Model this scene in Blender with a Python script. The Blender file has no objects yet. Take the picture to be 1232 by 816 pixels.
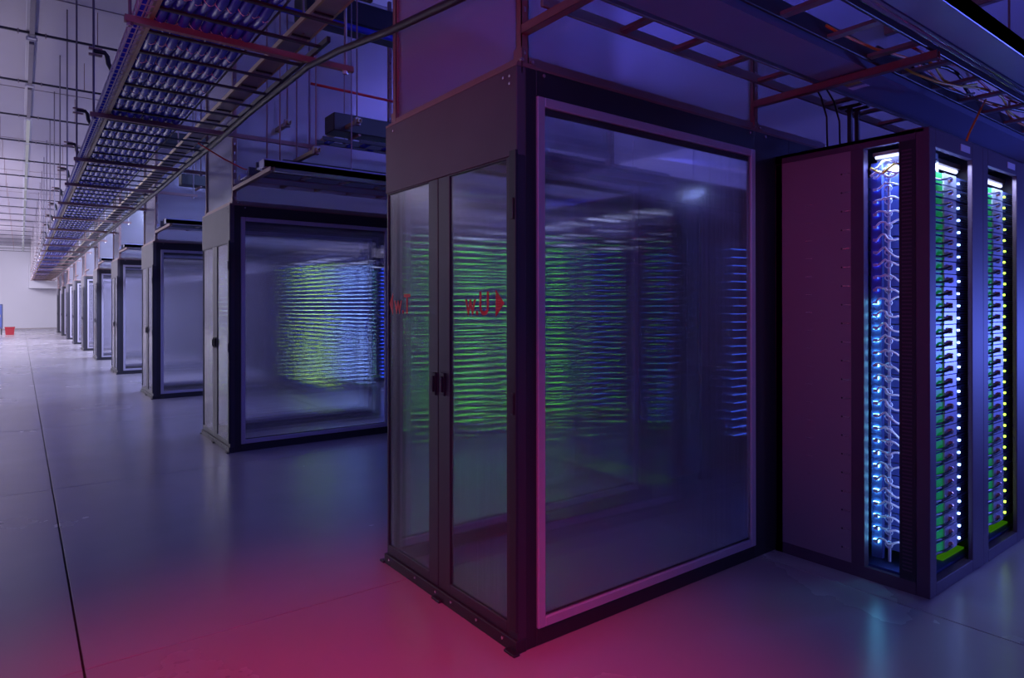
import bpy, math, random
from mathutils import Matrix, Vector
random.seed(7)
C = bpy.context.scene.collection
SC = bpy.context.scene

# ------------------------------------------------------------------ camera
FPX = 785.0
cam_d = bpy.data.cameras.new('camera'); cam = bpy.data.objects.new('camera', cam_d); C.objects.link(cam)
cam_d.sensor_width = 36.0; cam_d.sensor_fit = 'HORIZONTAL'; cam_d.lens = FPX / 1232 * 36
cam_d.shift_x = 0.0; cam_d.shift_y = -(408 - 367.5) / 1232
cam_d.clip_start = 0.02; cam_d.clip_end = 200
_yaw, _pit, _rol = math.radians(36.986), math.radians(0.066), math.radians(-0.068)
fw = Vector((math.sin(_yaw), math.cos(_yaw), 0)); rt = Vector((math.cos(_yaw), -math.sin(_yaw), 0)); up = Vector((0, 0, 1))
fw2 = fw * math.cos(_pit) + up * math.sin(_pit); up2 = up * math.cos(_pit) - fw * math.sin(_pit)
rt2 = rt * math.cos(_rol) + up2 * math.sin(_rol); up3 = up2 * math.cos(_rol) - rt * math.sin(_rol)
m = Matrix.Identity(4)
for i in range(3):
    m[i][0] = rt2[i]; m[i][1] = up3[i]; m[i][2] = -fw2[i]
m[0][3], m[1][3], m[2][3] = -1.822, -2.381, 1.6
cam.matrix_world = m
SC.camera = cam

# ------------------------------------------------------------------ world, lights, exposure
SC.view_settings.view_transform = 'Standard'; SC.view_settings.look = 'None'
SC.view_settings.exposure = 0.22; SC.view_settings.gamma = 1.0; SC.view_settings.use_curve_mapping = False
w = bpy.data.worlds.new('world'); SC.world = w; w.use_nodes = True
w.node_tree.nodes['Background'].inputs[0].default_value = (0.10, 0.09, 0.22, 1)
w.node_tree.nodes['Background'].inputs[1].default_value = 0.3
SC.cycles.use_denoising = True
SC.cycles.sample_clamp_indirect = 3.0
SC.cycles.max_bounces = 12; SC.cycles.transparent_max_bounces = 24; SC.cycles.transmission_bounces = 12

P = 5.156          # pitch of the aisle enclosures
H = 2.711          # height of an enclosure
L = 1.346          # width of an enclosure
ROWS = 10

P0 = P
def area(name, loc, target, sx, sy, color, power):
    d = bpy.data.lights.new(name, 'AREA'); d.shape = 'RECTANGLE'; d.size = sx; d.size_y = sy
    d.color = color; d.energy = power
    o = bpy.data.objects.new(name, d); C.objects.link(o); o.location = loc
    o.rotation_euler = (Vector(target) - Vector(loc)).to_track_quat('-Z', 'Y').to_euler()
    return o
def spot(name, loc, target, color, power, ang, blend, rad):
    d = bpy.data.lights.new(name, 'SPOT'); d.color = color; d.energy = power
    d.spot_size = math.radians(ang); d.spot_blend = blend; d.shadow_soft_size = rad
    o = bpy.data.objects.new(name, d); C.objects.link(o); o.location = loc
    o.rotation_euler = (Vector(target) - Vector(loc)).to_track_quat('-Z', 'Y').to_euler()
    return o
# red wash lamps behind and beside the camera
spot('red_wash_lamp', (-2.6, -3.0, 5.3), (-1.2, -0.65, 0), (1, .015, .10), 1300, 44, 1.0, .3)
spot('red_side_lamp', (-4.5, -2.2, 2.2), (0.3, 0.1, 2.8), (1, .04, .16), 80, 50, 1.0, .3)
spot('red_end_lamp', (-4.8, -2.6, 2.6), (2.1, -.75, 1.7), (1, .04, .14), 60, 24, 1.0, .25)
spot('red_tray_lamp', (-3.4, -2.0, 1.2), (-0.6, 1.2, 3.6), (1, .06, .18), 190, 46, 1.0, .3)
# blue flood lamp on the right
spot('blue_rack_lamp', (7.2, -3.0, 1.2), (2.6, -0.8, 2.2), (.12, .17, 1), 420, 70, .8, .2)
# unseen fill lights added between the rows, each facing the next rack row
for k, c_, pw in ((0, (.2, .25, 1), 18), (1, (.3, .4, 1), 60), (2, (.5, .6, 1), 230), (3, (.62, .7, 1), 330), (4, (.7, .75, 1), 400), (5, (.75, .78, 1), 400), (6, (.8, .8, 1), 400)):
    area('row_fill_lamp', (2.6, P0 * k + 2.3, 4.2), (2.4, P0 * (k + 1) + .2, .9), 3.4, .6, c_, pw)
for k, yy in enumerate((3.2, 8.4, 13.5)):  # unseen upward lights added to tint the ceiling and wall blue
    area('blue_ceiling_fill', (5.4, yy, 3.3), (6.2, yy, 6), 6.0, .5, (.11, .12, 1) if k == 0 else (.2, .2, 1), (230, 200, 220)[k])
area('violet_fill_lamp', (-3.5, -7.0, 4.6), (0, 1, 1), 5, 3, (.32, .24, 1), 85)
# unseen fill lights added over the hall's open side, stronger towards the far end
for yy, pw in ((7.0, 25), (15.0, 210), (24.0, 950), (34.0, 1600), (45.0, 1600)):
    area('hall_fill_lamp', (-6.6, yy, 5.7), (-3.0, yy + 1.5, 0), 3.0, 5.0, (.55, .45, 1) if yy < 10 else ((.75, .70, 1) if yy < 20 else (.93, .90, 1)), pw)
for yy, pw in ((11.0, 160), (24.0, 260), (40.0, 360)):  # more unseen lights, added to brighten the ceiling over the hall
    area('hall_ceiling_fill', (-7.0, yy, 2.6), (-3.5, yy + 3, 6.0), 3.0, 5.0, (1, .90, .97), pw)

# ------------------------------------------------------------------ materials
def lin(c):
    return tuple((x / 255 / 12.92 if x / 255 <= .04045 else ((x / 255 + .055) / 1.055) ** 2.4) for x in c)
def mat(name, rgb, rough=.5, metal=0.0, noise=.12, scale=6.0, emit=None, es=0.0, spec=.5, bump=0.0, stretch=(1, 1, 1)):
    m = bpy.data.materials.new(name); m.use_nodes = True
    nt = m.node_tree; b = nt.nodes['Principled BSDF']
    c = lin(rgb)
    b.inputs['Roughness'].default_value = rough; b.inputs['Metallic'].default_value = metal
    b.inputs['Specular IOR Level'].default_value = spec
    tc = nt.nodes.new('ShaderNodeTexCoord'); mp = nt.nodes.new('ShaderNodeMapping'); mp.inputs['Scale'].default_value = stretch
    nz = nt.nodes.new('ShaderNodeTexNoise'); nz.inputs['Scale'].default_value = scale; nz.inputs['Detail'].default_value = 3
    nt.links.new(tc.outputs['Object'], mp.inputs[0]); nt.links.new(mp.outputs[0], nz.inputs['Vector'])
    mx = nt.nodes.new('ShaderNodeMix'); mx.data_type = 'RGBA'
    mx.inputs['A'].default_value = tuple(x * (1 - noise) for x in c) + (1,)
    mx.inputs['B'].default_value = tuple(min(1, x * (1 + noise)) for x in c) + (1,)
    nt.links.new(nz.outputs[0], mx.inputs['Factor']); nt.links.new(mx.outputs['Result'], b.inputs['Base Color'])
    if bump:
        bp = nt.nodes.new('ShaderNodeBump'); bp.inputs['Strength'].default_value = bump; bp.inputs['Distance'].default_value = .01
        nt.links.new(nz.outputs[0], bp.inputs['Height']); nt.links.new(bp.outputs[0], b.inputs['Normal'])
    if emit:
        b.inputs['Emission Color'].default_value = lin(emit) + (1,); b.inputs['Emission Strength'].default_value = es
    return m
M = {}
M['black'] = mat('black_paint', (52, 50, 66), .42)
M['fascia'] = mat('fascia_paint', (84, 80, 94), .5)
M['black_deep'] = mat('black_plastic', (38, 38, 52), .45)
M['alu'] = mat('aluminium_frame', (172, 168, 198), .42, .2, .06, 20)
M['steel'] = mat('galvanised_steel', (150, 140, 146), .42, .6, .15, 9)
M['strut'] = mat('strut_steel', (142, 114, 116), .45, .35, .15, 9)
M['strut_far'] = mat('strut_bare', (128, 120, 134), .45, .4, .15, 9)
M['tan'] = mat('zinc_rail', (176, 158, 128), .4, .5, .12, 12)
M['bolt'] = mat('bolt_zinc', (205, 195, 205), .25, .8, .05)
M['tray_blue'] = mat('tray_sheet', (150, 152, 190), .4, .4, .08, 4)
M['pipe'] = mat('polished_pipe', (190, 200, 235), .15, .95, .04)
M['cable_blue'] = mat('blue_cable_jacket', (45, 60, 200), .22, 0, .2, 5)
M['cable_white'] = mat('white_cable_jacket', (225, 230, 240), .35)
M['cable_black'] = mat('black_cable_jacket', (20, 20, 26), .4)
M['cable_orange'] = mat('orange_cable_jacket', (235, 130, 50), .4)
M['cable_yellow'] = mat('yellow_cable_jacket', (225, 205, 70), .4)
M['cable_red'] = mat('red_cable_jacket', (205, 50, 55), .4)
M['rack'] = mat('rack_paint', (80, 62, 86), .55)
M['rack_panel'] = mat('rack_side_panel', (140, 122, 142), .5, .1, .05, 3)
M['plate'] = mat('server_faceplate', (190, 200, 225), .35, .3, .05)
M['chassis'] = mat('server_chassis', (78, 92, 160), .4, .4)
M['vent'] = mat('server_vent', (18, 22, 50), .5, .2)
M['pcb'] = mat('green_glow_board', (40, 170, 90), .4, 0, .3, 30, (20, 220, 90), .12)  # green board; faint emission stands in for green light on it
M['copper'] = mat('copper_knob', (190, 140, 125), .3, .5)
M['pad'] = mat('green_glow_base', (110, 190, 30), .5, 0, .1, 10, (100, 200, 20), .12)  # base sheet given a weak glow for the green light down there
M['wall'] = mat('wall_paint', (196, 194, 210), .6, 0, .03, .6)
M['ceiling'] = mat('ceiling_sheet', (176, 170, 186), .6, 0, .06, .5)
M['red_bin'] = mat('red_plastic', (150, 28, 48), .4)
M['sign_blue'] = mat('sign_blue', (78, 84, 128), .4)
M['label'] = mat('paper_label', (210, 210, 230), .6)
M['label_y'] = mat('yellow_sticker', (170, 150, 80), .6)
M['red_text'] = mat('red_lettering', (225, 18, 50), .5, 0, .03, 10)
def glow(name, rgb, s):
    m = bpy.data.materials.new(name); m.use_nodes = True; nt = m.node_tree
    for n in list(nt.nodes): nt.nodes.remove(n)
    e = nt.nodes.new('ShaderNodeEmission'); e.inputs[0].default_value = lin(rgb) + (1,); e.inputs[1].default_value = s
    o = nt.nodes.new('ShaderNodeOutputMaterial'); nt.links.new(e.outputs[0], o.inputs[0]); return m
M['led_white'] = glow('led_white_blue', (150, 190, 255), 9)
M['led_blue'] = glow('led_blue', (40, 80, 255), 7)
M['led_dim'] = glow('led_dim_blue', (60, 100, 255), 3)
M['led_cyan'] = glow('led_cyan', (110, 215, 255), 20)
M['led_green'] = glow('led_green', (110, 255, 70), 4.2)
M['led_yellow'] = glow('led_yellow_green', (190, 255, 60), 6)
M['led_red'] = glow('led_red', (255, 40, 60), 5)
M['tube'] = glow('fluorescent_tube', (190, 200, 255), 2.2)
M['tube_far'] = glow('ceiling_tube', (235, 232, 255), .30)

def floor_mat():
    m = bpy.data.materials.new('polished_concrete'); m.use_nodes = True; nt = m.node_tree; b = nt.nodes['Principled BSDF']
    g = nt.nodes.new('ShaderNodeNewGeometry')
    n1 = nt.nodes.new('ShaderNodeTexNoise'); n1.inputs['Scale'].default_value = .7; n1.inputs['Detail'].default_value = 6
    n2 = nt.nodes.new('ShaderNodeTexNoise'); n2.inputs['Scale'].default_value = 40; n2.inputs['Detail'].default_value = 3
    nt.links.new(g.outputs['Position'], n1.inputs['Vector']); nt.links.new(g.outputs['Position'], n2.inputs['Vector'])
    mx = nt.nodes.new('ShaderNodeMix'); mx.data_type = 'RGBA'
    mx.inputs['A'].default_value = lin((136, 132, 144)) + (1,); mx.inputs['B'].default_value = lin((166, 160, 172)) + (1,)
    nt.links.new(n1.outputs[0], mx.inputs['Factor'])
    nt.links.new(mx.outputs['Result'], b.inputs['Base Color'])
    r = nt.nodes.new('ShaderNodeMapRange'); r.inputs['To Min'].default_value = .16; r.inputs['To Max'].default_value = .34
    nt.links.new(n1.outputs[0], r.inputs['Value']); nt.links.new(r.outputs[0], b.inputs['Roughness'])
    b.inputs['Specular IOR Level'].default_value = .6
    bp = nt.nodes.new('ShaderNodeBump'); bp.inputs['Strength'].default_value = .05; bp.inputs['Distance'].default_value = .002
    nt.links.new(n2.outputs[0], bp.inputs['Height']); nt.links.new(bp.outputs[0], b.inputs['Normal'])
    return m
M['floor'] = floor_mat()
M['joint'] = mat('joint_filler', (46, 44, 52), .8)

def fluted(name, axis, milky, clear, tint, jit=.09):
    """Twin-wall polycarbonate: fine upright flutes bend the light sideways at random, plus a milky part."""
    m = bpy.data.materials.new(name); m.use_nodes = True; nt = m.node_tree
    for n in list(nt.nodes): nt.nodes.remove(n)
    N = nt.nodes.new; K = nt.links.new
    g = N('ShaderNodeNewGeometry'); sx = N('ShaderNodeSeparateXYZ'); K(g.outputs['Position'], sx.inputs[0])
    wn = N('ShaderNodeTexWhiteNoise'); wn.noise_dimensions = '1D'
    sc = N('ShaderNodeMath'); sc.operation = 'MULTIPLY'; sc.inputs[1].default_value = 4000
    fl = N('ShaderNodeMath'); fl.operation = 'FLOOR'
    K(sx.outputs[axis], sc.inputs[0]); K(sc.outputs[0], fl.inputs[0]); K(fl.outputs[0], wn.inputs['W'])
    sb = N('ShaderNodeMath'); sb.operation = 'SUBTRACT'; sb.inputs[1].default_value = .5; K(wn.outputs['Value'], sb.inputs[0])
    ml = N('ShaderNodeMath'); ml.operation = 'MULTIPLY'; ml.inputs[1].default_value = jit * 2; K(sb.outputs[0], ml.inputs[0])
    cb = N('ShaderNodeCombineXYZ'); K(ml.outputs[0], cb.inputs[axis])
    ad = N('ShaderNodeVectorMath'); ad.operation = 'ADD'; K(g.outputs['Normal'], ad.inputs[0]); K(cb.outputs[0], ad.inputs[1])
    nm = N('ShaderNodeVectorMath'); nm.operation = 'NORMALIZE'; K(ad.outputs[0], nm.inputs[0])
    rf = N('ShaderNodeBsdfRefraction'); rf.inputs['Color'].default_value = tint + (1,); rf.inputs['Roughness'].default_value = 0.0; rf.inputs['IOR'].default_value = 1.18
    K(nm.outputs[0], rf.inputs['Normal'])
    tr = N('ShaderNodeBsdfTransparent'); tr.inputs[0].default_value = tint + (1,)
    df = N('ShaderNodeBsdfDiffuse'); df.inputs[0].default_value = (.55, .55, .62, 1)
    tl = N('ShaderNodeBsdfTranslucent'); tl.inputs[0].default_value = (.55, .55, .62, 1)
    gl = N('ShaderNodeBsdfGlossy'); gl.inputs['Roughness'].default_value = .18; gl.inputs[0].default_value = (.8, .8, .85, 1)
    fr = N('ShaderNodeFresnel'); fr.inputs[0].default_value = 1.45
    m1 = N('ShaderNodeMixShader'); m1.inputs[0].default_value = clear; K(rf.outputs[0], m1.inputs[1]); K(tr.outputs[0], m1.inputs[2])
    m2 = N('ShaderNodeMixShader'); m2.inputs[0].default_value = .5; K(df.outputs[0], m2.inputs[1]); K(tl.outputs[0], m2.inputs[2])
    m3 = N('ShaderNodeMixShader'); m3.inputs[0].default_value = milky; K(m1.outputs[0], m3.inputs[1]); K(m2.outputs[0], m3.inputs[2])
    fb = N('ShaderNodeMath'); fb.operation = 'SUBTRACT'; fb.inputs[0].default_value = 1; K(g.outputs['Backfacing'], fb.inputs[1])
    fm = N('ShaderNodeMath'); fm.operation = 'MULTIPLY'; K(fr.outputs[0], fm.inputs[0]); K(fb.outputs[0], fm.inputs[1])
    m4 = N('ShaderNodeMixShader'); K(fm.outputs[0], m4.inputs[0]); K(m3.outputs[0], m4.inputs[1]); K(gl.outputs[0], m4.inputs[2])
    o = N('ShaderNodeOutputMaterial'); K(m4.outputs[0], o.inputs[0]); return m
M['pane_x'] = fluted('window_polycarbonate', 0, .09, .5, (.96, .96, 1.0))     # panes that face along y
M['pane_y'] = fluted('door_polycarbonate', 1, .07, .45, (.96, .96, 1.0))       # panes that face along x
M['sheet_x'] = fluted('curtain_sheet_x', 0, .42, .2, (.9, .9, 1.0))
M['sheet_y'] = fluted('curtain_sheet_y', 1, .45, .2, (.9, .9, 1.0))

# ------------------------------------------------------------------ mesh building
class MB:
    def __init__(s): s.v = []; s.f = []; s.mi = []
    def box(s, x0, x1, y0, y1, z0, z1, mi=0):
        n = len(s.v)
        s.v += [(x0, y0, z0), (x1, y0, z0), (x1, y1, z0), (x0, y1, z0), (x0, y0, z1), (x1, y0, z1), (x1, y1, z1), (x0, y1, z1)]
        for q in ((0, 3, 2, 1), (4, 5, 6, 7), (0, 1, 5, 4), (1, 2, 6, 5), (2, 3, 7, 6), (3, 0, 4, 7)):
            s.f.append(tuple(n + i for i in q)); s.mi.append(mi)
        return s
    def tube(s, pts, r, n=8, mi=0, cap=True):
        pts = [Vector(p) for p in pts]; base = len(s.v); up = None
        for i, p in enumerate(pts):
            t = (pts[min(i + 1, len(pts) - 1)] - pts[max(i - 1, 0)]).normalized()
            if up is None:
                up = Vector((0, 0, 1)) if abs(t.z) < .9 else Vector((1, 0, 0))
            a = t.cross(up).normalized(); b = a.cross(t).normalized(); up = b
            rr = r[i] if isinstance(r, (list, tuple)) else r
            for k in range(n):
                q = 2 * math.pi * k / n
                s.v.append(tuple(p + a * rr * math.cos(q) + b * rr * math.sin(q)))
        for i in range(len(pts) - 1):
            for k in range(n):
                k2 = (k + 1) % n
                s.f.append((base + i * n + k, base + i * n + k2, base + (i + 1) * n + k2, base + (i + 1) * n + k)); s.mi.append(mi)
        if cap:
            s.f.append(tuple(base + k for k in reversed(range(n)))); s.mi.append(mi)
            e = base + (len(pts) - 1) * n
            s.f.append(tuple(e + k for k in range(n))); s.mi.append(mi)
        return s
    def poly(s, pts, d, mi=0):
        """prism: outline pts extruded by vector d"""
        n = len(s.v); k = len(pts)
        s.v += [tuple(p) for p in pts] + [tuple(Vector(p) + Vector(d)) for p in pts]
        s.f.append(tuple(range(n, n + k))); s.mi.append(mi)
        s.f.append(tuple(reversed(range(n + k, n + 2 * k)))); s.mi.append(mi)
        for i in range(k):
            j = (i + 1) % k
            s.f.append((n + i, n + k + i, n + k + j, n + j)); s.mi.append(mi)
        return s
    def mesh(s, name, mats):
        me = bpy.data.meshes.new(name); me.from_pydata(s.v, [], s.f)
        if not isinstance(mats, (list, tuple)): mats = [mats]
        for q in mats: me.materials.append(M[q])
        if len(mats) > 1: me.polygons.foreach_set('material_index', s.mi)
        me.update(); return me
    def build(s, name, mats, parent=None, bevel=0, smooth=False):
        me = s.mesh(name, mats); o = bpy.data.objects.new(name, me); C.objects.link(o)
        if parent: o.parent = parent
        if smooth: me.polygons.foreach_set('use_smooth', [True] * len(me.polygons))
        if bevel:
            b = o.modifiers.new('bevel', 'BEVEL'); b.width = bevel; b.segments = 1; b.limit_method = 'ANGLE'
        return o
def inst(name, me, parent=None, loc=(0, 0, 0)):
    o = bpy.data.objects.new(name, me); C.objects.link(o); o.location = loc
    if parent: o.parent = parent
    return o
def tag(o, label, cat, group=None):
    o['label'] = label; o['category'] = cat
    if group: o['group'] = group
    return o
def thing(name, label, cat, loc=(0, 0, 0), group=None):
    o = bpy.data.objects.new(name, None); C.objects.link(o); o.location = loc; o.empty_display_size = .1
    return tag(o, label, cat, group)
def copy_tree(o, parent=None, skip=()):
    c = o.copy(); C.objects.link(c)
    if parent: c.parent = parent
    for ch in list(o.children):
        if ch.name.split('.')[0] in skip: continue
        copy_tree(ch, c, skip)
    return c
ORD = ['first', 'second', 'third', 'fourth', 'fifth', 'sixth', 'seventh', 'eighth', 'ninth', 'tenth', 'eleventh', 'twelfth',
       'thirteenth', 'fourteenth', 'fifteenth', 'sixteenth', 'seventeenth', 'eighteenth', 'nineteenth', 'twentieth', 'twenty-first', 'twenty-second', 'twenty-third', 'twenty-fourth', 'twenty-fifth', 'twenty-sixth', 'twenty-seventh', 'twenty-eighth', 'twenty-ninth', 'thirtieth', 'thirty-first']

# ------------------------------------------------------------------ the setting
def struct(o): o['kind'] = 'structure'; return o
X0, X1, Y0, Y1, ZC = -8.7, 13.0, -9.6, 56.2, 6.0
fl = struct(MB().box(X0, X1, Y0, Y1, -.2, -.02).build('floor', 'joint'))
J = 3.55
ix = [-1.6 + J * k for k in range(-2, 5)]; iy = [1.05 + J * k for k in range(-3, 17)]
ix = [X0] + [v for v in ix if X0 + .3 < v < X1 - .3] + [X1]; iy = [Y0] + [v for v in iy if Y0 + .3 < v < Y1 - .3] + [Y1]
for a in range(len(ix) - 1):
    for b in range(len(iy) - 1):
        g = .005
        MB().box(ix[a] + g, ix[a + 1] - g, iy[b] + g * .6, iy[b + 1] - g * .6, -.03, 0).build('slab', 'floor', fl, bevel=.002)
ce = struct(MB().box(X0, X1, Y0, Y1, ZC, ZC + .2).build('ceiling', 'ceiling'))
for k in range(13):
    yy = -6 + 5.0 * k
    MB().box(X0, X1, yy - .006, yy + .006, ZC - .012, ZC).build('seam_strip', 'steel', ce)
struct(MB().box(X0, X1, Y1, Y1 + .2, -.2, ZC + .2).build('wall_back', 'wall'))
struct(MB().box(X0, X1, Y0 - .2, Y0, -.2, ZC + .2).build('wall_front', 'wall'))
struct(MB().box(X0 - .2, X0, Y0 - .2, Y1 + .2, -.2, ZC + .2).build('wall_left', 'wall'))
wr = struct(MB().box(X1, X1 + .2, Y0 - .2, Y1 + .2, -.2, ZC + .2).build('wall_right', 'wall'))
struct(MB().box(X0, X1, Y1 - .02, Y1, 0, .06).build('baseboard_back', 'steel'))
for k in range(14):
    MB().box(X1 - .05, X1, -6 + k * 3 - .04, -6 + k * 3 + .04, 0, ZC).build('wall_rib', 'wall', wr)

# ------------------------------------------------------------------ aisle enclosures
def enclosure():
    t = thing('aisle_enclosure', '', 'enclosure', group='enclosures along the hall')
    # end wall facing the hall
    MB().box(0, .05, -.0, L, 2.30, H).build('fascia', 'fascia', t, bevel=.003)
    MB().box(.004, .055, -.0, .075, 0, 2.30).build('door_post', 'black', t, bevel=.003)
    g = MB().box(-.012, .004, -.005, .045, .10, 2.32); g.box(-.018, -.012, .008, .03, 1.10, 1.2, 0)
    g.box(-.018, -.012, .008, .03, 2.0, 2.1, 0); g.build('guide_rail', 'black_deep', t, bevel=.002)
    s = MB().box(-.01, .05, -.005, L + .005, 0, .06); s.box(-.02, .05, L, L + .05, 0, .012); s.box(-.035, .0, -.02, .06, 0, .012)
    s.box(-.028, .0, .66, .74, 0, .014); s.build('sill', 'black_deep', t, bevel=.002)
    bm_ = MB().tube([(-.010, 0, 0), (-.016, 0, 0)], .007, 8).mesh('bolt', 'bolt')
    for yy in (.10, .32, .56, .72, .95, 1.28): inst('bolt', bm_, t, (0, yy, .04))
    for yy, zz in ((.05, H - .04), (.05, H - .075), (.10, H - .035), (1.24, H - .04)): inst('bolt', bm_, t, (.01, yy, zz))
    for (y0, y1, hs) in ((.07, .715, 1), (.722, L - .005, -1)):
        d = MB()                                            # stiles and rails of one door leaf
        if hs == 1: a0, a1 = y0 + .02, y1 - .115
        else: a0, a1 = y0 + .10, y1 - .016
        d.box(.006, .036, y0, a0, .06, 2.30).box(.006, .036, a1, y1, .06, 2.30)
        d.box(.006, .036, a0, a1, .06, .115).box(.006, .036, a0, a1, 2.292, 2.30)
        leaf = d.build('door_leaf', 'black', t, bevel=.002)
        MB().box(.014, .026, a0, a1, .115, 2.292).build('door_pane', 'pane_y', leaf)
        hy = y1 - .055 if hs == 1 else y0 + .03
        hz = 1.115 if hs == 1 else 1.11
        h = MB().box(-.004, .006, hy - .016, hy + .016, hz, hz + .125); h.box(-.016, -.004, hy - .008, hy + .008, hz + .02, hz + .105)
        h.build('handle', 'black_deep', leaf, bevel=.002)
    # window side and far side, each black frame + aluminium window frame + pane
    for side, yA, yB in ((0, 0, .05), (1, L - .05, L)):
        f = MB()
        e0, e1 = (1.895, 2.30) if side == 0 else (2.28, 2.42)
        f.box(.05, .116, yA, yB, 0, H).box(e0, e1, yA, yB, 0, H).box(.116, e0, yA, yB, 2.588, H).box(.116, e0, yA, yB, 0, .083).box(e1, 6.1, yA, yB, 2.50, H)
        f.build('side_frame', 'black_deep', t, bevel=.003)
        o0, o1 = (yA - .012, yA + .03) if side == 0 else (yB - .03, yB + .012)
        w_ = MB(); a, b, c, d, q = .116, e0, .083, 2.588, .046
        w_.box(a, a + q, o0, o1, c, d).box(b - q, b, o0, o1, c, d).box(a + q, b - q, o0, o1, c, c + q).box(a + q, b - q, o0, o1, d - q, d)
        wf = w_.build('window_frame', 'alu', t, bevel=.004)
        i0 = (o0 + o1) / 2
        MB().box(a + q, b - q, i0 - .006, i0 + .006, c + q, d - q).build('window_pane', 'pane_x', wf)
        MB().box(a + q, b - q, i0 + .006, i0 + .012, d - q - .03, d - q).box(a + q, b - q, i0 + .006, i0 + .012, c + q, c + q + .008).build('gasket', 'black_deep', wf)
    MB().box(0, 6.1, 0, .05, H - .0, H + .012).box(0, 6.1, L - .05, L, H, H + .012).box(0, .05, .05, L - .05, H, H + .012).build('top_flange', 'strut', t)
    return t
enc = enclosure()
enc['label'] = 'nearest black framed aisle enclosure with two frosted doors and large frosted window'
def text_mesh(body, size):
    cu = bpy.data.curves.new('letters', 'FONT'); cu.body = body; cu.size = size; cu.extrude = .0006; cu.offset = .0025
    o = bpy.data.objects.new('tmp', cu); C.objects.link(o)
    dg = bpy.context.evaluated_depsgraph_get(); me = bpy.data.meshes.new_from_object(o.evaluated_get(dg))
    bpy.data.objects.remove(o); me.materials.clear(); me.materials.append(M['red_text']); me.name = 'lettering'; return me
def lettering(body, y_left, z, size, leaf, sxw=.8):
    me = text_mesh(body, size)
    # text x -> world -y, text y -> world z, facing -x
    me.transform(Matrix(((0, 0, -1, 0), (-sxw, 0, 0, 0), (0, 1, 0, 0), (0, 0, 0, 1))))
    me.flip_normals() if False else None
    o = inst('lettering', me, leaf, (.0125, y_left, z)); return o
leaves = [c for c in enc.children if c.name.startswith('door_leaf')]
for k in range(1, ROWS):
    c = copy_tree(enc); c.location = (0, P * k, 0)
    c['label'] = ('%s aisle enclosure from the camera, black frame with frosted doors and window' % ORD[k]) if k < 9 else 'farthest aisle enclosure at the end of the row, black frame with frosted doors'
lettering('w.U', .455, 1.558, .165, leaves[0])
lettering('w.T', 1.255, 1.558, .165, leaves[1])
MB().poly([(.012, .185, 1.68), (.012, .185, 1.548), (.012, .115, 1.614)], (.0012, 0, 0)).build('arrow_mark', 'red_text', leaves[0])
MB().poly([(.012, 1.275, 1.68), (.012, 1.275, 1.548), (.012, 1.325, 1.614)], (.0012, 0, 0)).build('arrow_mark', 'red_text', leaves[1])

# ------------------------------------------------------------------ strut frames and curtain sheets standing on the enclosures
ZR = 5.5
def strut_frame():
    t = thing('strut_frame', '', 'strut frame', group='strut frames on the enclosures')
    def strut(m_, x, y, z0, z1, s=.021):                     # open C profile with slots
        m_.box(x - s, x + s, y - s, y - s + .004, z0, z1).box(x - s, x - s + .004, y - s, y + s, z0, z1).box(x + s - .004, x + s, y - s, y + s, z0, z1)
        m_.box(x - s, x - s + .012, y + s - .004, y + s, z0, z1).box(x + s - .012, x + s, y + s - .004, y + s, z0, z1)
    slot = MB()
    for x, y in ((.055, .03), (.055, L - .05), (1.93, .03), (1.93, L - .05)):
        m_ = MB(); strut(m_, x, y, H + .012, ZR - .03); m_.box(x - .05, x + .06, y - .03, y + .02, H + .012, H + .02)
        m_.box(x - .027, x - .021, y - .03, y + .03, H - .03, H + .09)
        m_.build('post', 'strut', t)
        for j in range(26): slot.box(x - .006, x + .006, y - .0225, y - .0208, H + .06 + j * .1, H + .085 + j * .1)
    slot.build('slot', 'bolt', t)['kind'] = 'stuff'
    for x in (.055, 1.93):
        ye = -1.34 if x < 1 else -1.03
        a = MB(); a.box(x - .021, x + .021, ye, .01, 2.866, 2.870).box(x - .021, x - .017, ye, .01, 2.866, 2.907).box(x + .017, x + .021, ye, .01, 2.866, 2.907)
        a.build('arm', 'strut', t)
    r = MB().box(.03, .07, .05, L - .07, H + .012, H + .05); r.build('base_rail', 'strut', t)
    r = MB().box(.08, 1.91, .01, .045, H + .012, H + .055).box(1.95, 2.8, .01, .045, H + .012, H + .055); r.build('side_rail', 'steel', t)
    bm_ = MB().tube([(0, -.006, 0), (0, .006, 0)], .009, 8).mesh('bolt', 'bolt')
    for x in (.03, .09, .16, 1.85, 1.90, 1.96, 2.02): inst('bolt', bm_, t, (x, -.0, H - .02 if x in (.16, 1.85, 2.02) else H + .03))
    MB().box(.05, .056, .06, L - .08, H + .05, ZR - .1).build('end_sheet', 'sheet_y', t)
    MB().box(.09, 1.90, .03, .036, H + .055, ZR - .1).build('side_sheet', 'sheet_x', t)
    MB().box(1.96, 4.6, .03, .036, H + .055, ZR - .1).build('side_sheet', 'sheet_x', t)
    MB().box(.09, 1.90, L - .05, L - .044, H + .055, ZR - .1).build('side_sheet', 'sheet_x', t)
    return t
sf = strut_frame(); sf['label'] = 'reddish strut frame with frosted curtain sheets standing on the nearest enclosure'
for k in range(1, ROWS):
    c = copy_tree(sf); c.location = (0, P * k, 0)
    c['label'] = 'strut frame with frosted curtain sheets on the %s enclosure from the camera' % ORD[k]

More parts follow.
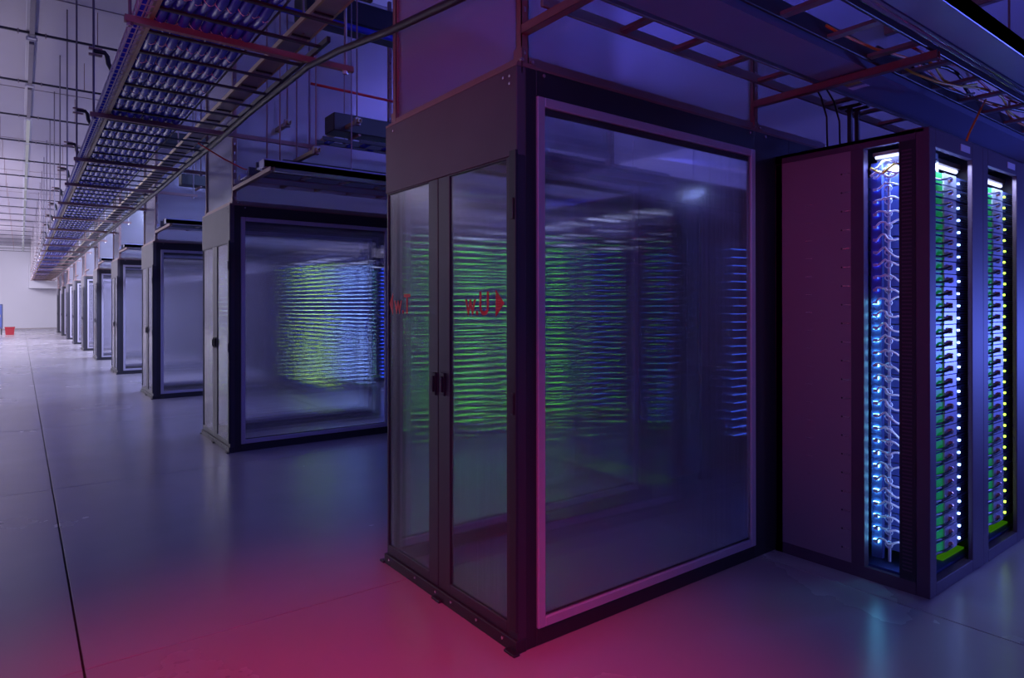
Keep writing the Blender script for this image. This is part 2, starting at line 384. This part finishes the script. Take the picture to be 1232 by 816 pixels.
# ------------------------------------------------------------------ racks
RX, RY, RZ = 2.126, -.914, 2.576
PITCH = .80
def rack(end):
    t = thing('server_rack', '', 'rack')
    # local origin at the front left floor corner of the rack: x right, y to the back
    pm = 'rack'
    MB().box(0, .085, 0, .07, 0, RZ).build('post', pm, t, bevel=.003)
    MB().box(.62, .80, 0, .025, 0, RZ).build('post', pm, t, bevel=.003)
    MB().box(0, .05, .86, .905, 0, RZ).build('post', pm, t)
    MB().box(.75, .80, .86, .905, 0, RZ).build('post', pm, t)
    MB().box(.085, .62, 0, .03, RZ - .10, RZ).build('top_rail', pm, t, bevel=.002)
    MB().box(.085, .62, 0, .05, 0, .07).build('bottom_rail', pm, t, bevel=.002)
    MB().box(0, .80, .03, .905, RZ - .02, RZ).build('top_panel', pm, t)
    MB().box(.05, .75, .86, .88, .07, RZ - .02).build('back_panel', 'black_deep', t)
    MB().box(.06, .78, .06, .85, .06, .075).build('base_shelf', 'chassis', t)
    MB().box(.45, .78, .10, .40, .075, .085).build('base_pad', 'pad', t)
    MB().box(.44, .58, -.003, .0, RZ - .07, RZ - .03).build('label_plate', 'label', t)
    lb = MB().box(.30, .74, .10, .16, RZ - .13, RZ - .10).build('light_housing', 'steel', t)
    MB().tube([(.32, .12, RZ - .142), (.72, .12, RZ - .142)], .012, 8).build('light_tube', 'tube', lb)
    for x in (.10, .70): MB().tube([(x, .02, 0), (x, .02, .012), (x, .02, .05)], [.025, .02, .008], 8).build('foot', 'bolt', t)
    if end:
        s = MB().box(0, .018, .41, .905, .07, RZ - .055); s.build('side_panel', 'rack_panel', t, bevel=.002)
        MB().box(0, .03, .07, .905, RZ - .055, RZ).build('side_top_rail', pm, t)
        MB().box(0, .03, .07, .905, 0, .07).build('side_bottom_rail', pm, t)
        MB().box(-.004, .05, .345, .42, .07, RZ - .055).build('side_post', pm, t, bevel=.002)
        MB().box(0, .03, .07, .155, .07, RZ - .055).build('perforated_strip', 'black_deep', t)
        bm_ = MB().tube([(-.003, 0, 0), (0, 0, 0)], .006, 6).mesh('bolt', 'black_deep')
        for j in range(21): inst('bolt', bm_, t, (0, .475, .15 + j * .112))
        gm = MB().box(-.0015, 0, .425, .468, -.0025, .0025).mesh('slit', 'bolt')
        for j in range(21): inst('slit', gm, t, (0, 0, .15 + j * .112))
        g2 = MB().box(-.0015, 0, .66, .70, -.0015, .0015).mesh('slit', 'bolt')
        for j in range(16): inst('slit', g2, t, (0, 0, .55 + j * .112))
        pm_ = MB()
        for j in range(110):
            pm_.box(-.002, 0, .09, .14, .12 + j * .0215, .128 + j * .0215)
        q = pm_.build('slot', 'rack', t); q['kind'] = 'stuff'
    else:
        MB().box(0, .02, .07, .86, .07, RZ - .02).build('side_panel', 'black_deep', t)
    return t
NS, SZ0, SDZ = 31, .17, .0735
def server_meshes(style):
    """box face towards -y; x 0..0.66, y 0 front, z 0"""
    hh = SDZ - .006
    ch = MB().box(0, .66, 0, .55, 0, hh).mesh('chassis', 'chassis')
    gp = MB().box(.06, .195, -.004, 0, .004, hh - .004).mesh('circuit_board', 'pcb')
    pl = MB().box(.20, .38, -.012, 0, .0, hh).mesh('faceplate', 'plate')
    kn = MB().tube([(.27, -.012, .034), (.27, -.028, .034), (.27, -.032, .034)], [.017, .016, .008], 10).mesh('knob', 'copper')
    cb = MB().tube([(.26, -.028, .034), (.22, -.036, .036), (.18, -.03, .026), (.13, -.016, .02), (.07, -.008, .02)], .0075, 6).mesh('power_cable', 'cable_black')
    vn = MB()
    for i in range(7):
        for j in range(4): vn.box(.475 + i * .026, .494 + i * .026, -.0025, 0, .008 + j * .014, .014 + j * .014)
    vn = vn.mesh('vent_grille', 'vent')
    ld = MB().box(.43, .447, -.008, 0, .026, .037).mesh('indicator_light', style)
    return [('chassis', ch), ('circuit_board', gp), ('faceplate', pl), ('knob', kn), ('power_cable', cb), ('vent_grille', vn), ('indicator_light', ld)]
racks = []
near_style = ['led_white', 'led_yellow']
for j in range(5):
    t = rack(j == 0); t.location = (RX + PITCH * j, RY, 0)
    t['label'] = ['rack at the end of the near row with open cabled side and grey side panel',
                  'second rack from the near row end, yellow green lights beside its vents',
                  'third rack from the end of the near row at the picture edge',
                  'fourth rack of the near row', 'fifth and last rack of the near row'][j]
    racks.append(t)
    if j < 2:
        ms = server_meshes(near_style[j])
        for n in range(NS - 1):
            s = thing('rack_server', ['%s silver faced server from the bottom of the near end rack, white light' % ORD[n],
                      '%s silver faced server from the bottom of the second near rack, yellow green light' % ORD[n]][j], 'server',
                      (RX + PITCH * j + .125, RY + .055 + random.uniform(0, .004), SZ0 + SDZ * n), 'servers in near rack %d' % (j + 1))
            for nm, me in ms: inst(nm, me, s)
# small patch unit above the servers
for j in range(2):
    u = thing('patch_unit', ['grey patch box above the servers in the near end rack', 'grey patch box above the servers in the second near rack'][j], 'patch box', (RX + PITCH * j + .15, RY + .09, SZ0 + SDZ * (NS - 1) + .0))
    MB().box(0, .22, 0, .25, -.006, .12).build('housing', 'plate', u, bevel=.003)
    pm_ = MB().box(0, .025, -.003, 0, .06, .085).mesh('port', 'vent')
    for i in range(4): inst('port', pm_, u, (.02 + i * .05, 0, 0))

# the cabled side of the end rack: a lit strip of ports with one white cable each
px = RX + .075
st = thing('port_strip', 'upright strip of glowing blue ports inside the side opening of the end rack', 'port strip', (px, RY + .31, .12))
MB().box(-.0, .03, -.03, .03, 0, 2.32).build('backing', 'chassis', st)
pm_ = MB().box(-.012, 0, -.014, .014, -.008, .008).mesh('port_light', 'led_cyan')
bl_ = MB().box(-.010, 0, -.012, .012, -.005, .005).mesh('port_light', 'led_blue')
for n in range(NS - 1): inst('port_light', pm_ if n < 20 else bl_, st, (0, 0, .10 + n * SDZ))
gd = thing('cable_guide', 'upright grey cable guide in the side opening of the end rack', 'cable guide', (px - .01, RY + .235, .12))
MB().box(-.004, .006, -.006, .006, 0, 2.30).build('bar', 'plate', gd)
rg = MB().tube([(0, .02 * math.cos(a), .018 * math.sin(a)) for a in [i * math.pi / 5 for i in range(11)]], .0035, 5).mesh('ring', 'plate')
for n in range(NS - 1): inst('ring', rg, gd, (-.008, 0, .10 + n * SDZ))
for n in range(NS - 1):
    z = .22 + n * SDZ; sag = random.uniform(-.045, .03); e = random.uniform(-.02, .02)
    t = thing('patch_cable', 'white patch cable at the %s glowing port from the bottom of the end rack opening' % ORD[n], 'cable', (px, RY + .31, z), 'white patch cables in the end rack')
    pts = []
    for i in range(13):
        f = i / 12; yy = -.002 - f * .150; zz = .026 * math.sin(f * 3.1) * (1 if f < .45 else .4) + sag * f * f + .010 * math.sin(f * 9 + n)
        pts.append((-.014 - .022 * math.sin(f * math.pi), yy, zz))
    MB().tube(pts, .0062, 6).build('cable_jacket', 'cable_white', t, smooth=True)
    MB().box(-.026, -.012, -.014, .008, -.007, .009).build('plug', 'plate', t)
for n in range(3):
    z = 2.36 + n * .03
    pts = [(px - .03 + .01 * math.sin(i), RY + .33 - i * .022, z + .022 * math.sin(i * .9 + n * 2)) for i in range(10)]
    tag(MB().tube(pts, .008, 6).build('patch_cable', ['cable_white', 'cable_yellow', 'cable_white'][n], None, smooth=True),
        ['white cable coiled lowest at the top of the side opening', 'yellow cable crossing the top of the side opening', 'white cable topmost in the side opening of the end rack'][n], 'cable')
tb = thing('light_bar', 'pale light bar under the top of the end rack side opening', 'light', (RX + .1, RY + .10, RZ - .09))
MB().box(0, .03, 0, .24, 0, .02).build('housing', 'steel', tb); MB().tube([(.015, .01, -.008), (.015, .23, -.008)], .009, 8).build('light_tube', 'tube', tb)
area('rack_blue_lamp', (RX + .10, RY + .20, 2.44), (RX + .08, RY + .22, 0), .08, .2, (.30, .42, 1), 5)
for zz in (.45, 1.0, 1.55, 2.1): area('rack_side_fill', (RX + .035, RY + .10, zz), (RX + .11, RY + .31, zz), .05, .5, (.30, .42, 1), .9)  # unseen fills added up the side opening to whiten the cables
for j in range(2):   # light of the tubes at the rack tops, falling down the fronts of the servers
    area('rack_tube_lamp', (RX + PITCH * j + .36, RY + .025, 2.45), (RX + PITCH * j + .36, RY + .06, 0), .45, .03, (.55, .68, 1), 4)

# racks of the rows behind: row two and three with their servers, further rows as racks only
def row_servers(row):
    y = P * row + RY
    for j in range(4):
        x = RX + PITCH * j
        for n in range(NS - 1): yield j, x, y, SZ0 + SDZ * n, n
def light_server(spec):
    mb = MB(); hh = SDZ - .006; mb.box(0, .66, 0, .55, 0, hh, 0)
    mats = ['chassis']
    for x0, x1, mm in spec:
        mats.append(mm); mb.box(x0, x1, -.006, 0, .030, .037, len(mats) - 1)
    return mb.mesh('rack_server', mats)
spec2 = [[(.0, .08, 'led_white'), (.14, .64, 'led_green')], [(.0, .20, 'led_green')], [(.0, .28, 'led_green')], [(.05, .30, 'led_dim')]]
spec3 = [[(.0, .08, 'led_blue'), (.16, .46, 'led_yellow'), (.54, .66, 'led_white')], [(.03, .33, 'led_white'), (.38, .64, 'led_white')], [(.05, .2, 'led_blue'), (.3, .35, 'led_green')], [(.1, .3, 'led_blue')]]
WORD = ['first', 'second', 'third', 'fourth']
for row, spec in ((1, spec2), (2, spec3)):
    meshes = [light_server(s) for s in spec]
    for j, x, y, z, n in row_servers(row):
        o = inst('rack_server', meshes[j], None, (x + .07, y + .06, z))
        tag(o, '%s lit server from the bottom, %s rack of the %s row' % (ORD[n], WORD[j], WORD[row]), 'server', 'servers in rack %s of row %s' % (WORD[j], WORD[row]))
rproto = rack(False); rproto['label'] = 'first rack of the second row, seen through the near enclosure'
rproto.location = (RX, RY + P, 0)
for row in range(1, 6):
    for j in range(4 if row < 3 else 2):
        if row == 1 and j == 0: continue
        c = copy_tree(rproto); c.location = (RX + PITCH * j, RY + P * row, 0)
        c['label'] = '%s rack of the %s row from the camera, behind frosted panes' % (WORD[j], ORD[row])
# racks on the far side of the near cold aisle, seen through the near window
for j in range(4):
    c = copy_tree(rproto); c.location = (RX + PITCH * j + 1.10, L + .92, 0); c.rotation_euler = (0, 0, math.pi)
    c['label'] = '%s rack behind the near enclosure, turned away from the camera' % WORD[j]
    ls = MB()
    for n in range(24): ls.box(.10 + (n % 3) * .01, .38 + (n % 4) * .012, -.008, 0, .35 + n * .078, .354 + n * .078)
    if j in (1,):
        o = ls.build('indicator_row', 'led_dim', c); o.location = (0, .925, 0); o['kind'] = 'stuff'

# ------------------------------------------------------------------ overhead trays along each rack row
def ladder_x(name, label, x0, x1, y0, y1, z, hgt, step, mt, rung_mt, rw=.03, off=(0, 0, 0)):
    t = thing(name, label, 'cable ladder', off)
    for y in (y0, y1): MB().box(x0, x1, y - .008, y + .008, z, z + hgt).build('side_rail', mt, t, bevel=.002)
    me = MB().box(-rw / 2, rw / 2, y0 + .008, y1 - .008, z + .008, z + .026).mesh('rung', rung_mt)
    n = int((x1 - x0) / step)
    for k in range(n + 1): inst('rung', me, t, (x0 + .12 + k * step, 0, 0)) if x0 + .12 + k * step < x1 else None
    return t
def row_kit(row):
    off = (0, P * row, 0); W = ['the near rack row', 'the second rack row', 'the third rack row', 'the fourth rack row', 'the fifth rack row'][row]
    xe = 8.5 if row < 2 else 5.0
    ladder_x('cable_ladder', 'narrow empty cable ladder nearest the curtain above ' + W, .0, xe, -.38, -.18, 2.912, .05, .385, 'steel', 'strut', .045, off)
    t = thing('solid_tray', 'wide flat grey cable tray beside the ladder above ' + W, 'cable tray', off)
    MB().box(0, xe, -.68, -.42, 2.912, 2.918).build('tray_bottom', 'tray_blue', t)
    MB().box(0, xe, -.68, -.675, 2.918, 2.98).build('side_wall', 'tray_blue', t); MB().box(0, xe, -.425, -.42, 2.918, 2.98).build('side_wall', 'tray_blue', t)
    if row == 0:
        MB().box(2.05, 2.13, -.56, -.47, 2.910, 2.912).build('sticker', 'label_y', t); MB().box(2.16, 2.22, -.56, -.46, 2.910, 2.912).build('sticker', 'label', t)
    ladder_x('cable_ladder', 'dark cable ladder carrying loose cables above ' + W, .0, xe, -1.0, -.74, 2.912, .085, .42, 'black', 'steel', .05, off)
    if row < 2:
        for i, yy in enumerate((-1.045, -1.075)):
            tag(MB().tube([(0.0, yy + P * row, 2.928), (xe, yy + P * row, 2.928)], .014, 10).build('conduit', 'pipe', None, smooth=True), '%s polished pipe of the pair beside the dark ladder above %s' % (['inner', 'outer'][i], W), 'pipe')
    t = thing('cable_trunking', 'closed grey cable trunking outermost on the arms above ' + W, 'trunking', off)
    MB().box(0, xe, -1.26, -1.10, 2.912, 2.99).build('channel', 'tray_blue', t, bevel=.003)
    for x in (.9, 2.9, 4.7): MB().tube([(x, -1.18, 2.99), (x, -1.18, ZC)], .006, 6).build('hanging_rod', 'strut_far', t); MB().box(0, xe, -1.285, -1.262, 2.912, 2.97).build('side_rail', 'chassis', t)
for r in range(5): row_kit(r)
# cables lying in and hanging from the near ladder
def wander(x0, x1, y, z, a, n=24, seed=0):
    random.seed(seed); ph = random.uniform(0, 6)
    return [(x0 + (x1 - x0) * i / n, y + a * math.sin(i * .7 + ph) + random.uniform(-.008, .008), z + .006 * math.sin(i * 1.3 + ph)) for i in range(n + 1)]
CB = [('cable_orange', 'orange cable lying in the dark ladder above the near racks', wander(1.3, 6.5, -.80, 2.955, .03, 34, 1)),
      ('cable_yellow', 'yellow cable weaving along the dark ladder above the near racks', wander(2.2, 7.5, -.87, 2.953, .05, 40, 2)),
      ('cable_red', 'red cable lying near the outer rail of the dark ladder', wander(1.9, 6.8, -.93, 2.957, .025, 36, 3)),
      ('cable_black', 'thick black cable lying in the dark ladder above the near racks', wander(1.8, 8.0, -.84, 2.962, .06, 40, 4)),
      ('cable_white', 'pale thin cable lying in the dark ladder above the near racks', wander(2.3, 6.0, -.90, 2.975, .04, 30, 5)),
      ('cable_black', 'second black cable, looping under the dark ladder', [(2.2, -.80, 2.95), (2.3, -.82, 2.90), (2.5, -.86, 2.87), (2.75, -.87, 2.88), (2.95, -.86, 2.93)]),
      ('cable_yellow', 'yellow cable sagging below the dark ladder', [(2.05, -.78, 2.94), (2.15, -.82, 2.90), (2.35, -.87, 2.875), (2.6, -.90, 2.89), (2.8, -.92, 2.94)]),
      ('cable_orange', 'orange cable dropping from the ladder to the top of the second rack', [(3.15, -.86, 2.93), (3.05, -.86, 2.84), (2.86, -.86, 2.66), (2.80, -.86, 2.585)])]
for mt, lb, pts in CB:
    tag(MB().tube(pts, .011 if 'thick' in lb else .007, 6).build('cable', mt, None, smooth=True), lb, 'cable')
for i, x in enumerate((2.18, 2.34)):
    tag(MB().tube([(x - .12, -.30, 2.96), (x - .03, -.30, 2.90), (x + .02, -.31, 2.78), (x + .03, -.31, 2.575)], .006, 6).build('cable', 'cable_black', None, smooth=True),
        ['left black cable drooping from the empty ladder onto the near rack', 'right black cable drooping from the empty ladder onto the near rack'][i], 'cable')
for i, x in enumerate((2.52, 2.62)):
    t = thing('rack_bracket', ['left dark bracket joining the near rack top to the ladder', 'right dark bracket joining the near rack top to the ladder'][i], 'bracket', (x, -.30, RZ))
    MB().box(-.012, .012, -.012, .012, 0, .336).box(-.03, .03, -.02, .02, 0, .006).build('stem', 'black_deep', t); MB().box(-.02, .02, -.07, .07, .325, .336).build('head', 'black_deep', t)

# black ducts high above row two and three and dark boxes at their side
def duct(label, x0, x1, y0, y1, z0, z1, side=False):
    t = thing('air_duct', label, 'duct')
    MB().box(x0, x1, y0, y1, z0, z1).build('duct_body', 'black_deep', t, bevel=.01)
    f = MB(); k = x0 + 1.2
    while k < x1:
        f.box(k - .015, k + .015, y0 - .012, y1 + .012, z0 - .012, z1 + .012); k += 1.2
    f.build('flange', 'black', t)
    for x in (x0 + .3, x0 + 2.4, x1 - .4):
        ry = y1 + .16 if side else (y0 + y1) / 2
        MB().tube([(x, ry, z0 if side else z1), (x, ry, ZC)], .006, 6).build('hanging_rod', 'strut', t)
        if side: MB().box(x - .015, x + .015, y0, y1 + .18, z0 - .02, z0).build('support_bar', 'strut', t)
    return t
duct('large black air duct high above the second rack row', .57, 7.5, 4.35, 4.75, 4.70, 4.95)
duct('black air duct above the second enclosure, behind the curtain struts', .90, 6.5, 4.45, 4.72, 3.52, 3.72, True)
duct('long black air duct above the third rack row', -.25, 6.5, 9.45, 9.85, 4.25, 4.45)
duct('lower black air duct above the third rack row', .3, 6.5, 9.5, 9.75, 3.62, 3.80, True)
duct('black air duct above the fourth rack row', .1, 6.5, 14.7, 15.0, 4.0, 4.2)
tag(MB().tube([(.2, 4.30, 4.62), (3.2, 4.30, 4.62)], .035, 10).build('lagged_pipe', 'cable_blue', None, smooth=True), 'blue lagged pipe clipped under the large black duct', 'pipe')
def yarm(label, x, y0, y1, z, top):
    t = thing('ceiling_bracket', label, 'bracket')
    MB().box(x - .02, x + .02, y0, y1, z - .03, z - .026).box(x - .02, x - .016, y0, y1, z - .03, z + .01).box(x + .016, x + .02, y0, y1, z - .03, z + .01).build('channel', 'tan', t)
    for y in (y0 + .08, y1 - .08): MB().tube([(x, y, z - .05), (x, y, ZC)], .008, 6).build('hanging_rod', 'strut', t)
    MB().box(x - .03, x + .03, y0 + .05, y0 + .11, z - .045, z + .03).build('clamp', 'steel', t)
yarm('lone tan channel bracket left of the lower black duct over row two', .30, 4.3, 4.9, 3.05, 6)
yarm('tan channel bracket on rods, left of the black duct over row two', .52, 4.75, 5.35, 3.62, 6)
yarm('tan channel bracket just above the second ladder, beside its curtain', .62, 4.15, 4.9, 3.22, 6)
yarm('tan channel bracket touching the left edge of the near enclosure', 1.05, 4.1, 5.4, 3.58, 6)
for i, (y, z) in enumerate(((4.0, 3.30), (4.25, 3.34), (4.6, 3.12))):
    t = ladder_x('cable_ladder', ['upper', 'middle', 'lower'][i] + ' dark ladder between the ducts above the second row', 1.0 - i * .3, 6.0, y, y + .2, z, .04, .25, 'black_deep', 'cable_blue', .06)

# ------------------------------------------------------------------ the great ladder over the hall and its hangers
BY = [-.2, 2.36, 4.92, 7.25, 9.3, 11.5] + [13.9 + 2.45 * k for k in range(17)]
hp = None
def hanger(xr):
    t = thing('trapeze_hanger', '', 'hanger')
    MB().box(-1.30, xr, -.022, .022, 3.396, 3.400).box(-1.30, xr, -.022, -.018, 3.400, 3.437).box(-1.30, xr, .018, .022, 3.400, 3.437).build('crossbeam', 'strut', t)
    for x in (-1.27, xr - .06):
        MB().tube([(x, 0, 3.37), (x, 0, ZC)], .011, 6).build('hanging_rod', 'strut_far', t)
        MB().tube([(x, 0, 3.372), (x, 0, 3.396)], .022, 6).build('nut', 'bolt', t)
    MB().tube([(-1.27, 0, 4.02), (-1.18, 0, 4.02), (-1.16, 0, 3.99), (-1.15, 0, 3.92), (-1.12, 0, 3.86), (-1.04, 0, 3.83), (-.98, 0, 3.83), (-.96, 0, 3.80), (-.955, 0, 3.5)], .022, 8).build('drop_pipe', 'black_deep', t, smooth=True)
    MB().box(-1.31, -1.20, -.02, .02, 4.03, 4.045).box(-1.31, -1.20, -.02, .02, 3.975, 3.99).build('pipe_clamp', 'strut', t)
    return t
ends = [.22, .22, .86, .2, .5, .1]
for k, y in enumerate(BY[1:]):
    xr = ends[k + 1] if k + 1 < len(ends) else .1
    if k < 6: t = hanger(xr)
    else: t = copy_tree(hp)
    if k == 5: hp = t
    t.location = (0, y, 0)
    t['label'] = '%s crossbeam hanger from the camera, carrying the great ladder on two rods' % ORD[k]
YE = 55.0
lad = thing('cable_ladder', 'great wide cable ladder full of blue bundles running the length of the hall', 'cable ladder')
MB().box(-1.165, -1.14, -1.5, YE, 3.437, 3.50).build('side_rail', 'tan', lad)
MB().tube([(-.52, -1.5, 3.455), (-.52, YE, 3.455)], .008, 6).build('divider_wire', 'black_deep', lad)
MB().box(-.125, -.10, 2.0, YE, 3.437, 3.475).build('side_rail', 'black_deep', lad)
rgm = MB().box(-1.14, -.125, -.016, .016, 3.437, 3.452).mesh('rung', 'black_deep')
yy = -1.3; k = 0
while yy < YE:
    inst('rung', rgm, lad, (0, yy, 0)); yy += .43; k += 1
ms = MB(); yy = -1.5
while yy < 30:
    for (x, z) in ((-1.185, 3.445), (-1.232, 3.485)):
        ms.box(x - .007, x + .007, yy, yy + .06, z, z + .005)
    ms.box(-1.24, -1.165, yy + .07, yy + .076, 3.440, 3.445); ms.box(-1.243, -1.238, yy + .07, yy + .076, 3.440, 3.51)
    yy += .105
for (x, z) in ((-1.24, 3.443), (-1.24, 3.51), (-1.205, 3.443)):
    ms.box(x - .004, x + .004, -1.5, YE, z - .004, z + .004)
o = ms.build('basket_side', 'alu', lad); o['kind'] = 'stuff'
NB = 9
tag(MB().tube([(-1.205, -1.5, 3.475), (-1.205, 30, 3.475), (-1.205, 55, 3.475)], .022, 8).build('cable_bundle', 'cable_blue', None, smooth=True), 'thin blue bundle in the wire basket outside the tan left rail', 'cable bundle')
bund = None
for k in range(NB):
    x = -1.10 + k * .066; z0 = 3.486 + (k % 2) * .006
    pts = []; yy = -1.5; i = 0
    while yy < YE:
        ph = ((yy + 1.3) % .43) / .43
        sagd = -.024 * math.sin(math.pi * ph)
        pts.append((x + .004 * math.sin(yy * 1.7 + k), yy, z0 + sagd)); yy += .08 if yy < 20 else .4
    t = thing('cable_bundle', '', 'cable bundle')
    MB().tube(pts, .033, 10).build('bundle', 'cable_blue', t, smooth=True)
    tm = MB(); yy = -1.1 + .012 * (k % 3)
    while yy < 16:
        tm.tube([(x + .036 * math.cos(a), yy + .02 * math.cos(a), z0 - .022 + .036 * math.sin(a)) for a in [math.pi * .8 + q * math.pi * .35 for q in range(5)]], .0035, 4); yy += .43
    q = tm.build('cable_tie', 'cable_white', t); q['kind'] = 'stuff'
    t['label'] = '%s blue cable bundle counted from the tan left rail of the great ladder' % ORD[k] if k < NB - 1 else 'blue cable bundle farthest right on the great ladder'
# dark conduit beside the ladder, bending over the near enclosure
cp = [(-.15, -.3, 3.02), (-.15, .27, 3.07), (-.15, .98, 3.16), (-.15, 1.72, 3.28), (-.15, 2.3, 3.345)] + [(-.15, 2.3 + 1.5 * i, 3.35 + .015 * (i % 2)) for i in range(1, 30)]
tag(MB().tube(cp, .022, 8).build('conduit', 'black_deep', None, smooth=True), 'long dark conduit under the great ladder, bending down past the near enclosure', 'conduit')
# second, narrow ladder higher up, running the length of the hall
t = thing('cable_ladder', 'narrow tan ladder with grey mesh bottom, higher and right of the great ladder', 'cable ladder')
for x in (-.16, .0): MB().box(x - .008, x + .008, 1.5, 40, 3.70, 3.74).build('side_rail', 'tan', t)
MB().box(-.15, -.01, 1.5, 40, 3.705, 3.712).build('tray_bottom', 'steel', t)
rm = MB().box(-.152, -.008, -.01, .01, 3.693, 3.705).mesh('rung', 'black_deep')
for i in range(80): inst('rung', rm, t, (0, 1.7 + i * .48, 0))
for i in range(7): MB().tube([(-.08, 2.6 + 5 * i, 3.7), (-.08, 2.6 + 5 * i, ZC)], .008, 6).build('hanging_rod', 'strut', t)
tag(MB().tube([(-.3, 5.2, 3.2), (.3, 5.15, 3.02), (.86, 5.05, 4.18), (1.3, 5.0, 4.16), (1.9, 5.0, 4.15)][2:], .016, 8).build('sprinkler_pipe', 'cable_red', None, smooth=True), 'thin red pipe running right beneath the large black duct', 'pipe')
tag(MB().tube([(-.35, 5.0, 3.30), (-.1, 5.0, 3.17), (.1, 5.0, 3.09), (.35, 5.0, 3.04), (.6, 5.0, 3.03)], .008, 6).build('cable', 'cable_red', None, smooth=True), 'thin red cable sagging towards the second curtain frame', 'cable')

# high beam at the upper right with its rod
t = thing('ceiling_beam', 'brown channel beam crossing above the right hand racks', 'beam')
MB().box(3.78, 3.84, -2.2, 1.2, 3.80, 3.93).build('channel', 'strut', t, bevel=.004)
for y in (-1.9, -.80, .9): MB().tube([(3.81, y, 2.99), (3.81, y, ZC)] if y == -.80 else [(3.81, y, 3.9), (3.81, y, ZC)], .008, 6).build('hanging_rod', 'strut', t)

# ceiling rails and fluorescent strips over the hall
for k in range(20):
    y = 6.6 + 2.55 * k - (0 if k < 1 else 0)
    t = thing('ceiling_rail', '%s thin rail across the ceiling counted from the camera' % ORD[k], 'rail')
    MB().box(X0, 1.6, y - .014, y + .014, ZR - .02, ZR + .012).build('channel', 'black', t)
    for x in (-6.5, -4.2, -2.2, -.9, 1.2): MB().tube([(x, y, ZR), (x, y, ZC)], .006, 5).build('hanging_rod', 'strut', t)
    s = MB(); s.box(-1.86, -1.84, y - .03, y + .03, ZR - .04, ZR + .02).box(-1.54, -1.52, y - .03, y + .03, ZR - .04, ZR + .02); s.build('clamp', 'steel', t)
for k in range(19):
    y = 7.0 + 2.55 * k
    t = thing('fluorescent_strip', '%s fluorescent light strip in the line over the hall, counted from the camera' % ORD[k], 'light')
    MB().box(-1.76, -1.62, y, y + 2.3, ZR + .02, ZR + .08).build('housing', 'wall', t, bevel=.004)
    MB().box(-1.72, -1.66, y + .04, y + 2.26, ZR - .02, ZR + .02).build('reflector', 'strut_far' if k < 3 else 'tube_far', t)
    MB().box(-1.74, -1.64, y + 2.28, y + 2.36, ZR - .03, ZR + .05).build('end_cap', 'wall', t)

# far end of the hall
t = thing('soffit', 'pale boxed soffit at the far end of the great ladder', 'soffit')
MB().box(-1.35, 3.0, 54.5, 56.15, 2.9, 4.6).build('box', 'wall', t)
t = thing('storage_bin', 'small red plastic bin on the floor at the far end of the hall', 'bin', (-2.31, 44.4, 0))
MB().poly([(-.19, -.15, 0), (.19, -.15, 0), (.22, -.15, .40), (-.22, -.15, .40)], (0, .32, 0)).build('tub', 'red_bin', t); MB().box(-.24, .24, -.17, .19, .40, .45).build('rim', 'red_bin', t)
t = thing('pillar', 'pale square pillar at the left edge far down the hall', 'pillar', (-3.35, 40, 0))
MB().box(-.25, .25, -.25, .25, 0, ZC).build('shaft', 'wall', t, bevel=.02); MB().box(-.27, .27, -.27, .27, 0, .12).build('plinth', 'joint', t)
t = thing('wall_cabinet', 'blue grey electrical cabinet standing left of the red bin', 'cabinet', (-2.85, 44.6, 0))
MB().box(-.25, .22, -.2, .2, .35, 1.75).build('body', 'sign_blue', t, bevel=.02); MB().box(-.2, .17, -.21, -.2, .45, 1.65).build('door', 'chassis', t); MB().box(-.22, -.16, -.15, .15, 0, .35).box(.13, .19, -.15, .15, 0, .35).build('leg', 'black_deep', t)
MB().box(.1, .13, -.23, -.21, 1.0, 1.15).build('handle', 'bolt', t)
